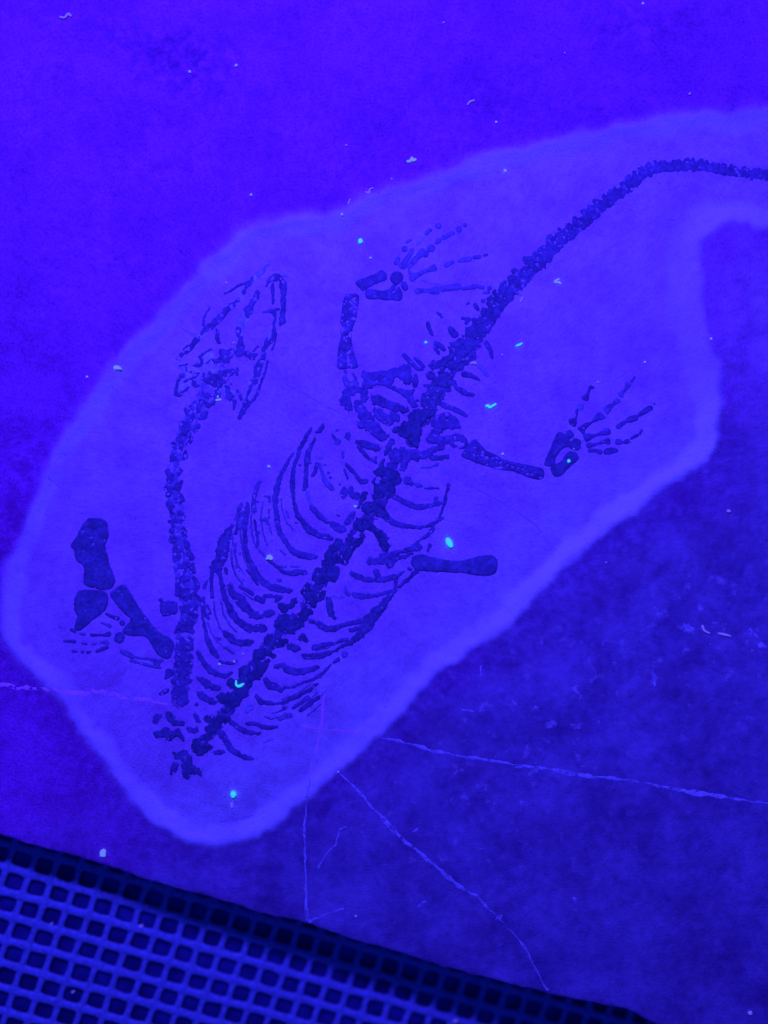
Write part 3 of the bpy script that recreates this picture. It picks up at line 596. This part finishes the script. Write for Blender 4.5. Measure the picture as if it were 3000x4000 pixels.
many('tail_rib', L, ['420,40,24 440,120,26 470,180,22 490,220,8', 'P 730,95 790,110 870,210 800,250 740,180', '540,340,32 620,390,34 660,430,22; 540,420,26 580,480,20; H 590,425,20', '70,510,24 150,600,30 200,650,20 270,720,20 340,720,16; 230,560,16 300,620,22 350,680,24',
    '240,810,18 235,900,40 230,960,28', '460,810,62; H 470,790,16; H 400,850,20', '370,960,14 430,970,24 430,1000,14', '1290,330,30 1320,390,30 1350,440,24 1370,550,14; H 1322,385,12', ('1150,640,20 1220,710,24 1300,810,22', 'f'),
    '1080,530,58; H 1075,540,26; 1110,470,24', '960,790,40 1040,810,32 1110,840,20 1180,880,10; H 985,795,14', '790,910,42 830,960,22 850,1010,16 930,1070,20 1000,1090,24 1080,1100,26; 900,1000,12 980,1050,14', '620,1230,36 680,1270,32 760,1290,30 850,1330,36 930,1370,27 990,1410,16'], 'd', 0.15)
K_ = tile(1300, 850, 2.514)
bone('shin_bone', K_('P 225,630 300,590 400,555 440,535 480,510 515,545 530,590 500,610 420,640 350,680 290,710 260,680'), 'd', 0.15, h=6)
bone('shin_bone', K_('P 330,700 420,705 500,715 560,690 600,650 660,690 680,780 650,805 560,800 460,795 350,790 320,750'), 'd', 0.15, h=6)
many('ankle_bone', K_, ['627,585,60', '700,655,27 710,685,27'], 'd', 0.0, h=6)
many('toe_bone', K_, ['640,400,20 620,440,14', '705,300,25', '725,235,8 745,225,12 765,210,7', '690,465,31 650,445,14', ('700,440,26 750,370,20 780,310,16', 'm'), ('860,210,20 840,250,15', 'f'), ('890,180,14', 'f'), '920,150,14 955,115,15', '1035,75,27',
    '750,470,20 790,430,25 840,370,23 880,330,32 910,350,32', ('965,295,35', 'm'), ('1040,220,25 1020,240,17', 'm'), '1090,190,20 1180,145,15', ('1240,105,29', 'm'), ('1300,65,18', 'm'),
    'P 740,490 780,540 850,530 930,490 1000,455 1015,515 940,525 850,570 780,625 755,560', '1120,460,20 1180,430,15', '1240,418,14 1340,400,23', '1390,385,15 1440,380,17', '1490,363,12 1515,358,8',
    'P 820,690 900,695 960,690 1030,670 1040,740 980,740 900,725 820,740', ('1080,690,29 1150,685,21 1230,670,31', 'm'), '1280,690,14 1400,670,19', '1430,672,12 1480,680,15', '1540,685,21', '1490,730,14 1530,725,13', ('870,610,5 960,635,5 1050,650,5', 'f', 0)], 'm', 0.12)
many('bone_fragment', K_, ['1330,835,13', '1400,850,13 1430,890,13', '1480,810,13', '1280,980,14 1340,990,15 1310,1030,13; H 1315,1000,12', '1030,930,10 1050,945,13 1075,975,8'], 'd', 0.1)
N = tile(2080, 1430, 3.19)
bone('shin_bone', N('P 320,830 360,825 450,870 480,960 490,1020 460,1000 390,1020 330,1070 290,1140 275,1240 165,1235 160,1200 220,1060 270,930'), 'd', 0.0, h=7)
bone('shin_bone', N('P 480,1070 540,1080 580,1140 540,1190 480,1240 400,1320 330,1370 270,1360 230,1290 260,1240 330,1210 380,1170 420,1100'), 'k', 0.0, h=7)
many('ankle_bone', N, ['465,840,42 490,860,30', '550,960,60 560,1000,42 500,1000,30'], 'k', 0.0, h=6)
many('toe_bone', N, ['P 470,660 540,640 560,600 545,560 570,520 580,540 560,620 550,740 500,740 460,690', ('600,500,46; H 590,505,14', 'f', 0.2), 'P 620,390 690,330 720,240 780,260 730,290 710,360 700,430',
    'P 575,770 680,710 750,690 830,575 910,640 800,680 720,730 660,790 645,850 600,800', ('P 890,510 1000,460 1050,390 1100,440 1030,480 950,590 920,570', 'm'), ('P 1080,340 1150,290 1180,200 1240,230 1200,270 1150,330 1130,390', 'm'), '1245,185,9 1285,130,7',
    'P 650,850 760,850 840,830 940,770 975,810 960,850 860,855 770,880 700,935 670,930', '1080,750,28 1150,700,21', '1185,680,22 1230,660,40 1290,640,34', '1350,600,24 1420,550,30 1480,520,27; 1530,470,7',
    'P 690,960 800,960 880,930 960,895 970,970 900,960 800,980 700,1020', 'P 1050,910 1110,910 1130,940 1200,910 1220,950 1150,960 1050,970', '1240,900,13 1310,860,15', '1345,840,14 1370,795,8',
    '720,1050,20 800,1050,17 850,1070,25', 'P 910,1030 1020,1020 1070,1050 1030,1075 910,1095'], 'd', 0.05)
O_ = tile(1750, 1400, 3.687)
bone('thigh_bone', O_('P 330,1210 390,1165 480,1260 560,1330 700,1400 800,1460 950,1500 1100,1530 1250,1560 1370,1600 1380,1700 1300,1735 1150,1700 1000,1640 850,1610 700,1590 560,1540 420,1500 300,1450 210,1410 210,1360 260,1300; H 500,1350,30; H 560,1430,34; H 640,1430,22; H 700,1490,20; H 760,1500,26; H 860,1540,22; H 930,1560,28; H 1010,1580,24; H 1080,1590,20; H 430,1400,22'), 'd', 0.4, h=6, label='mottled thigh bone reaching out to the hind foot on the right')

# --- tail: one vertebra after another, narrowing to the right
M_ = [(1835, 1340, 40), (1868, 1285, 40), (1900, 1246, 40), (1940, 1180, 40), (2000, 1120, 40), (2066, 1047, 39), (2119, 1001, 38), (2178, 935, 36), (2245, 888, 33), (2298, 842, 32), (2351, 795, 30), (2404, 756, 28), (2464, 716, 28),
      (2517, 669, 27), (2570, 649, 27), (2630, 641, 26), (2696, 638, 25), (2762, 646, 22), (2828, 659, 23), (2895, 670, 22), (2961, 677, 21), (3030, 683, 20), (3110, 692, 19), (3200, 705, 18), (3290, 722, 17)]
M_ = np.array(M_, float)
seg = np.hypot(np.diff(M_[:, 0]), np.diff(M_[:, 1])); cum = np.concatenate([[0], np.cumsum(seg)])
bed = []
for k in range(len(M_) - 1):
    x, y, r = M_[k]; dx, dy = M_[k + 1][:2] - M_[k][:2]; n = math.hypot(dx, dy)
    bed.append([x - dy / n * r * 0.22, y + dx / n * r * 0.22, r * 0.72])
bone('crushed_bone', [('S', bed)], 'd', 0.4, h=1.5, wob=1.5)
s = 0.0; rr = random.Random(11)
while s < cum[-1]:
    x = np.interp(s, cum, M_[:, 0]); y = np.interp(s, cum, M_[:, 1]); r = np.interp(s, cum, M_[:, 2])
    x2 = np.interp(s + 10, cum, M_[:, 0]); y2 = np.interp(s + 10, cum, M_[:, 1])
    dx, dy = x2 - x, y2 - y; n = math.hypot(dx, dy) or 1; dx /= n; dy /= n
    nx, ny = dy, -dx                      # towards the upper side of the tail
    def q(a, b, rad): return [x + dx * a * r / 30 + nx * b * r, y + dy * a * r / 30 + ny * b * r, rad * r]
    u = rr.uniform
    sh = [('S', [q(u(-6, 2), u(-.05, .2), .46 * u(.8, 1.2)), q(u(-8, 8), .52, .42 * u(.7, 1.2)), q(u(-10, 8), u(.62, .85), .30 * u(.6, 1.3))]),
          ('S', [q(u(-3, 3), -.15, .28), q(u(-2, 10), -.55, .26 * u(.7, 1.2)), q(u(-12, 0), -.72, .18)])]
    if rr.random() < 0.4: sh.append(('S', [q(-14, u(.3, .6), .2), q(10, u(.2, .5), .2)]))
    if r > 22 and rr.random() < 0.75: sh.append(('H', [q(u(-2, 14), u(0.0, .4), u(.10, .18))]))
    bone('tail_vertebra', sh, 'k' if s < 450 else 'd', 0.3, h=3.5, wob=1.3 * r / 38, grow=1.0)
    s += r * u(0.9, 1.25)

# ---------------------------------------------------------------- veins and cracks in the stone
V = lambda t: tile(0, 0, 1)(t)
def wobble(pts, amp, seed):
    rr = random.Random(seed); out = []
    for (x0, y0, r0), (x1, y1, r1) in zip(pts[:-1], pts[1:]):
        n = max(2, int(math.hypot(x1 - x0, y1 - y0) / 22))
        for k in range(n):
            t = k / n
            out.append([x0 + (x1 - x0) * t + rr.uniform(-amp, amp), y0 + (y1 - y0) * t + rr.uniform(-amp, amp), (r0 + (r1 - r0) * t) * rr.choice((0.3, 0.55, 0.8, 1.0, 1.3))])
    out.append(list(pts[-1])); return out
def vein(name, pts, mat, pores=0.6, h=0.9, amp=3, seed=0, label=None):
    return bone(name, [('S', wobble(pts, amp, seed))], 'd', pores, h=h, mat=mat, rough=0.25, label=label, wob=0.7, step=3, grow=0.6)
vein('mineral_vein', [(1490, 2882, 3), (1560, 2895, 6), (1700, 2935, 6), (1850, 2960, 6), (2000, 2985, 3.5), (2130, 3003, 6.5), (2290, 3030, 7), (2480, 3050, 4.5), (2640, 3085, 6.5), (2760, 3103, 12), (2800, 3108, 6), (2920, 3128, 6), (3100, 3150, 6)], VEIN, 0.45, seed=1, label='long pale vein running right from the scraped rim')
vein('mineral_vein', [(1320, 3010, 3), (1400, 3090, 4), (1480, 3180, 7), (1570, 3275, 6), (1670, 3355, 6), (1790, 3460, 7), (1860, 3500, 4), (1950, 3590, 3), (2000, 3640, 3), (2052, 3705, 7), (2095, 3790, 3), (2140, 3870, 4)], VEIN, 0.4, seed=2)
vein('mineral_vein', [(1212, 3040, 3), (1195, 3150, 4), (1188, 3260, 4), (1192, 3400, 4), (1194, 3520, 5), (1204, 3590, 7)], VEIN, 0.45, seed=3)
vein('mineral_vein', [(1245, 3390, 5), (1270, 3340, 4), (1310, 3300, 4), (1325, 3250, 3)], VEIN, 0.6, seed=4)
vein('mineral_vein', [(1210, 3598, 4), (1270, 3570, 3), (1340, 3550, 3)], VEIN, 0.75, seed=5)
for k, (x, y, dx, dy, r) in enumerate([(1630, 3540, 30, -20, 6), (1940, 3590, 20, -14, 7), (1610, 3250, 20, -12, 6), (2560, 2650, 0, 30, 6), (1880, 2600, -4, 40, 6), (2680, 2440, 30, 14, 8), (2930, 2460, 30, 30, 9), (2965, 2520, 30, 5, 9), (2240, 3510, 10, 6, 6), (1330, 3240, 20, -10, 7), (1800, 2770, 50, 10, 5), (2020, 3000, 20, -5, 8)]):
    vein('calcite_fleck', [(x, y, r * 0.6), (x + dx * 0.5, y + dy * 0.5, r), (x + dx, y + dy, r * 0.5)], VEIN, 0.5, seed=20 + k)
vein('mineral_vein', [(2262, 3027, 5), (2300, 3032, 7), (2320, 3036, 3)], VEIN_B, 0.3, seed=11)
vein('mineral_vein', [(2655, 3088, 5), (2690, 3093, 8), (2745, 3100, 11), (2790, 3107, 10), (2830, 3113, 5)], VEIN_B, 0.3, seed=12, label='brightest stretch of the long pale vein')
vein('hairline_crack', [(850, 3216, 1.5), (920, 3208, 2.5), (985, 3190, 2)], CRACK, 0.4, h=0.9, amp=2, seed=60)
vein('pink_vein', [(-60, 2672, 8), (0, 2676, 8), (60, 2685, 7), (110, 2685, 13), (190, 2695, 13), (260, 2700, 10), (330, 2705, 6), (420, 2712, 7), (480, 2725, 6), (560, 2735, 6), (660, 2755, 5)], VEIN_PINK, 0.85, h=0.7, amp=9, seed=6, label='pinkish vein crossing the scraped stone at the left')
vein('pink_vein', [(1175, 2838, 6), (1230, 2845, 5), (1310, 2856, 7), (1395, 2866, 7)], VEIN_PINK, 0.8, h=0.7, amp=4, seed=7)
vein('pink_vein', [(1268, 2700, 4), (1258, 2800, 6), (1246, 2880, 5), (1225, 2960, 3), (1210, 3020, 3)], VEIN_PINK, 0.8, h=0.7, amp=3, seed=8)
for sd, pts in enumerate([[(685, 1262, 1.5), (720, 1288, 3), (764, 1306, 3)], [(1040, 1455, 2), (1075, 1478, 3), (1180, 1535, 2.5), (1330, 1612, 2.2)], [(1728, 1832, 2), (1830, 1892, 2), (1920, 1940, 2.6), (1990, 1980, 2)],
                          [(1990, 1980, 1.8), (2080, 2040, 1.8), (2120, 2080, 1.5)], [(470, 2170, 3), (515, 2212, 5), (556, 2248, 5)], [(600, 2295, 2), (640, 2330, 2.4), (662, 2342, 2)], [(190, 1865, 2.5), (205, 1880, 3), (232, 1905, 2.5)],
                          [(730, 1300, 1), (830, 1345, 1.4)]]):
    vein('hairline_crack', pts, CRACK, 0.5, h=0.9, amp=1.6, seed=40 + sd)

# ---------------------------------------------------------------- fluorescing lint and dust lying on the slab
def lint(pts, mat, name, label, cat, group, flat=0.4, on_mat=False):
    """a rounded fibre or grain lying on the face; pts = (x, y, radius)"""
    pts = [list(map(float, p)) for p in pts]
    if len(pts) == 1:
        x, y, r = pts[0]; pts = [[x - 0.01, y, r], [x + 0.01, y, r]]
    P0 = np.array(pts)
    if len(P0) > 2:
        ext = np.vstack([2 * P0[0] - P0[1], P0, 2 * P0[-1] - P0[-2]]); out = []
        for i in range(1, len(ext) - 2):
            a, b_, c, d = ext[i - 1:i + 3]
            for k in range(4):
                t = k / 4
                out.append(0.5 * (2 * b_ + (c - a) * t + (2 * a - 5 * b_ + 4 * c - d) * t * t + (3 * b_ - a - 3 * c + d) * t ** 3))
        out.append(P0[-1]); P0 = np.array(out)
    # round ends
    d0 = P0[1, :2] - P0[0, :2]; d0 = d0 / (np.hypot(*d0) + 1e-9); d1 = P0[-1, :2] - P0[-2, :2]; d1 = d1 / (np.hypot(*d1) + 1e-9)
    caps0 = [np.append(P0[0, :2] - d0 * P0[0, 2] * math.sin(a), max(0.05, P0[0, 2] * math.cos(a))) for a in (1.45, 1.1, 0.6)]
    caps1 = [np.append(P0[-1, :2] + d1 * P0[-1, 2] * math.sin(a), max(0.05, P0[-1, 2] * math.cos(a))) for a in (0.6, 1.1, 1.45)]
    Q0 = np.array(caps0 + list(P0) + caps1)
    base = (Q0[:, 0].mean(), Q0[:, 1].mean())
    rmax = Q0[:, 2].max()
    zc = float(face_h(*base)) + rmax * flat + 3.0
    S = 8; vs = []
    for i, (x, y, r) in enumerate(Q0):
        j = min(max(i, 1), len(Q0) - 2); t = Q0[j + 1, :2] - Q0[j - 1, :2]; t = t / (np.hypot(*t) + 1e-9); nrm = (-t[1], t[0])
        for k in range(S):
            a = 2 * math.pi * k / S
            w = W(x + nrm[0] * r * math.cos(a), y + nrm[1] * r * math.cos(a), zc + flat * r * math.sin(a))
            vs.append(w)
    o3 = np.array(W(base[0], base[1], zc - rmax * flat))
    if on_mat:
        drop = np.array(W(*to_mat(*base), -float(depth(base[0])) + 9.5)) - o3
        vs = [tuple(np.array(w) + drop) for w in vs]; o3 = o3 + drop
    fs = [(i * S + k, i * S + (k + 1) % S, (i + 1) * S + (k + 1) % S, (i + 1) * S + k) for i in range(len(Q0) - 1) for k in range(S)]
    o = mesh_from(name, np.array(vs) - o3, fs, mat)
    o.location = tuple(o3)
    tag(o, label, cat, group); return o
GS = 'glowing specks of dust on the stone'; GF = 'glowing lint fibres on the stone'
for x, y, r, m, lab in [
    (1407, 940, 9.5, GLOW_C, 'bright round cyan speck above the raised hind foot'),
    (1447, 1005, 5.5, GLOW_P, 'small pale green speck just below the round cyan one by the raised hind foot'),
    (1664, 1336, 5, GLOW_C, 'small cyan speck between the left thigh bone and the tail base'),
    (910, 3105, 12, GLOW_C, 'large round cyan speck below the lowest bend of the neck'),
    (2222, 1801, 7, GLOW_C, 'bright cyan speck lying on the shin bone of the right hind foot'),
    (743, 284, 7, GLOW_P, 'pale cyan speck on the dark stained stone at upper left'),
    (923, 258, 6, GLOW_P, 'whitish speck to the upper right of the stained patch'),
    (981, 762, 6.5, GLOW_P, 'whitish speck on bare stone above the skull tip'),
    (1352, 568, 4.5, GLOW_V, 'faint violet speck on bare stone well above the raised foot'),
    (1336, 841, 6, GLOW_P, 'pale blue speck on the scraped rim left of the raised foot'),
    (1732, 90, 5, GLOW_V, 'faint violet speck near the top edge at the middle'),
    (2511, 14, 6.5, GLOW_P, 'whitish speck cut close by the top edge of the picture'),
    (2205, 208, 4.5, GLOW_V, 'faint speck on bare stone far above the tail'),
    (1938, 477, 6, GLOW_P, 'pale speck just outside the rim above the middle'),
    (1975, 663, 6.5, GLOW_P, 'pale green speck inside the rim above the tail'),
    (2692, 368, 5.5, GLOW_V, 'violet speck on bare stone above the bend of the tail'),
    (1530, 700, 4.5, GLOW_V, 'faint speck left of the cyan tangle of lint'),
    (342, 1473, 6, GLOW_P, 'pale speck on bare stone at the far left, lower of two'),
    (883, 1102, 5, GLOW_V, 'faint violet speck left of the snout'),
    (912, 1338, 4.5, GLOW_V, 'faint speck inside the skull behind the eye opening'),
    (2773, 1326, 5.5, GLOW_P, 'pale speck on the rim at the far right'),
    (2521, 1413, 5, GLOW_P, 'pale speck above the right hind toes'),
    (2338, 1492, 5.5, GLOW_V, 'violet speck beside the tip of the first right toe'),
    (2846, 1996, 8, GLOW_V, 'lone violet speck on the darker stone at the right'),
    (2242, 1753, 4.5, GLOW_V, 'tiny speck between the ankle and shin bones on the right'),
    (2366, 2197, 4.5, GLOW_V, 'faint speck on dark stone below the right rim'),
    (1963, 1773, 5.5, GLOW_P, 'pale speck just above the right thigh bone'),
    (1963, 1384, 5, GLOW_V, 'faint violet speck right of the tail base ribs'),
    (857, 2595, 6, GLOW_P, 'pale speck at the end of a left rib in the lower chest'),
    (950, 2555, 5, GLOW_V, 'faint violet speck between left ribs beside the lower backbone'),
    (915, 2585, 7, GLOW_V, 'wider violet speck at the head of a lower left rib'),
    (1050, 1822, 6.5, GLOW_P, 'pale cyan speck on plain stone left of the first ribs'),
    (1388, 1978, 6, GLOW_P, 'pale speck touching the backbone above the chest'),
    (2928, 3953, 12, GLOW_V, 'violet speck in the lower right corner of the slab'),
    (1390, 3577, 5, GLOW_V, 'faint speck near the lower slab edge right of the upright vein'),
    (850, 1549, 5, GLOW_P, 'tiny glint at the junction of skull and neck, upper of two'),
    (1322, 3012, 6, GLOW_V, 'violet speck where the slanting vein meets the rim')]:
    r = r * (0.95 if m is GLOW_C else 0.8); a = random.random() * 3.1; e = r * random.uniform(0.15, 0.5)
    lint([(x - e * math.cos(a), y - e * math.sin(a), r * 0.85), (x + e * 0.2, y, r), (x + e * math.cos(a), y + e * math.sin(a), r * 0.7)], m, 'dust_speck', lab, 'dust speck', GS)
for pts, m, lab in [
    ([(1750, 2109, 9), (1755, 2119, 12), (1761, 2130, 9)], GLOW_C, 'largest glowing cyan grain, oval, above the smooth arm bone'),
    ([(922, 2660, 3), (922, 2674, 4), (929, 2681, 4.5), (940, 2678, 5.5), (951, 2671, 2.5)], GLOW_C, 'hook shaped bright cyan fibre lying on the lower backbone'),
    ([(1902, 1585, 5), (1908, 1584, 4.5), (1913, 1591, 4), (1924, 1585, 4), (1936, 1578, 3.5)], GLOW_C, 'tick shaped cyan fibre right of the hips'),
    ([(2184, 1088, 3), (2170, 1096, 3), (2172, 1102, 3), (2184, 1100, 3.5), (2191, 1106, 3)], GLOW_P, 'curled pale fibre on stone below the tail'),
    ([(240, 72, 4), (256, 74, 4), (270, 60, 5), (280, 67, 4)], GLOW_V, 'wavy violet fibre in the upper left corner'),
    ([(1827, 408, 3), (1835, 398, 4), (1850, 392, 4)], GLOW_V, 'bent violet fibre on bare stone at upper middle'),
    ([(1593, 631, 5), (1602, 630, 5), (1610, 617, 5), (1613, 628, 4), (1622, 624, 5)], GLOW_P, 'zigzag pale cyan tangle of lint outside the rim'),
    ([(2018, 1349, 2.5), (2030, 1345, 4), (2040, 1339, 2.5)], GLOW_C, 'short green cyan dash right of the tail base'),
    ([(2034, 1177, 2.5), (2041, 1162, 3.5)], GLOW_V, 'short pale dash under the tail'),
    ([(455, 1438, 8), (464, 1438, 7), (476, 1442, 3)], GLOW_P, 'comet shaped blue fleck inside the left rim'),
    ([(1361, 797, 3), (1368, 780, 2)], GLOW_V, 'thin violet dash on the rim above the raised foot'),
    ([(1430, 752, 3), (1442, 754, 3.5), (1444, 742, 3), (1456, 736, 2.5)], GLOW_V, 'crinkled violet fibre just outside the rim'),
    ([(1843, 1417, 5), (1850, 1415, 5), (1858, 1418, 5)], GLOW_V, 'short pale capsule shaped fibre beside the tail base'),
    ([(2744, 2446, 5), (2750, 2462, 4), (2770, 2473, 3)], GLOW_V, 'curved pale fibre on dark stone at the right'),
    ([(2806, 2474, 3), (2828, 2478, 5), (2852, 2484, 3)], GLOW_V, 'straight pale fibre beside the curved one at the right'),
    ([(398, 3338, 6), (400, 3325, 7), (410, 3318, 5), (408, 3338, 7)], GLOW_P, 'blue white curl of lint near the lower left slab edge'),
    ([(1042, 2182, 4), (1050, 2176, 9), (1058, 2180, 8)], GLOW_P, 'blue chip lying on a middle left rib'),
    ([(903, 3142, 4), (904, 3156, 4)], GLOW_V, 'violet dash under the large round cyan speck'),
    ([(845, 1562, 4), (860, 1560, 4)], GLOW_P, 'tiny bright dash at the junction of skull and neck, lower of two')]:
    lint(pts, m, 'lint_fibre', lab, 'lint', GF)
for x, y, r, lab in [(202, 3607, 5, 'tiny pale glint on the net mat near the left edge'), (551, 3615, 8, 'pale fleck in a hole of the net mat beside the slab shadow'), (286, 3872, 6, 'faint pale fleck near the bottom of the net mat'),
                     (15, 3399, 6, 'pale fleck on the net mat at the far left below the slab edge'), (1777, 3981, 8, 'blue fleck on the net mat at the bottom middle edge')]:
    lint([(x - r * 0.6, y + 2, r * 0.5), (x, y, r * 0.7), (x + r, y - 4, r * 0.4)], GLOW_V, 'dust_speck', lab, 'dust speck', 'dust flecks on the net mat', on_mat=True)
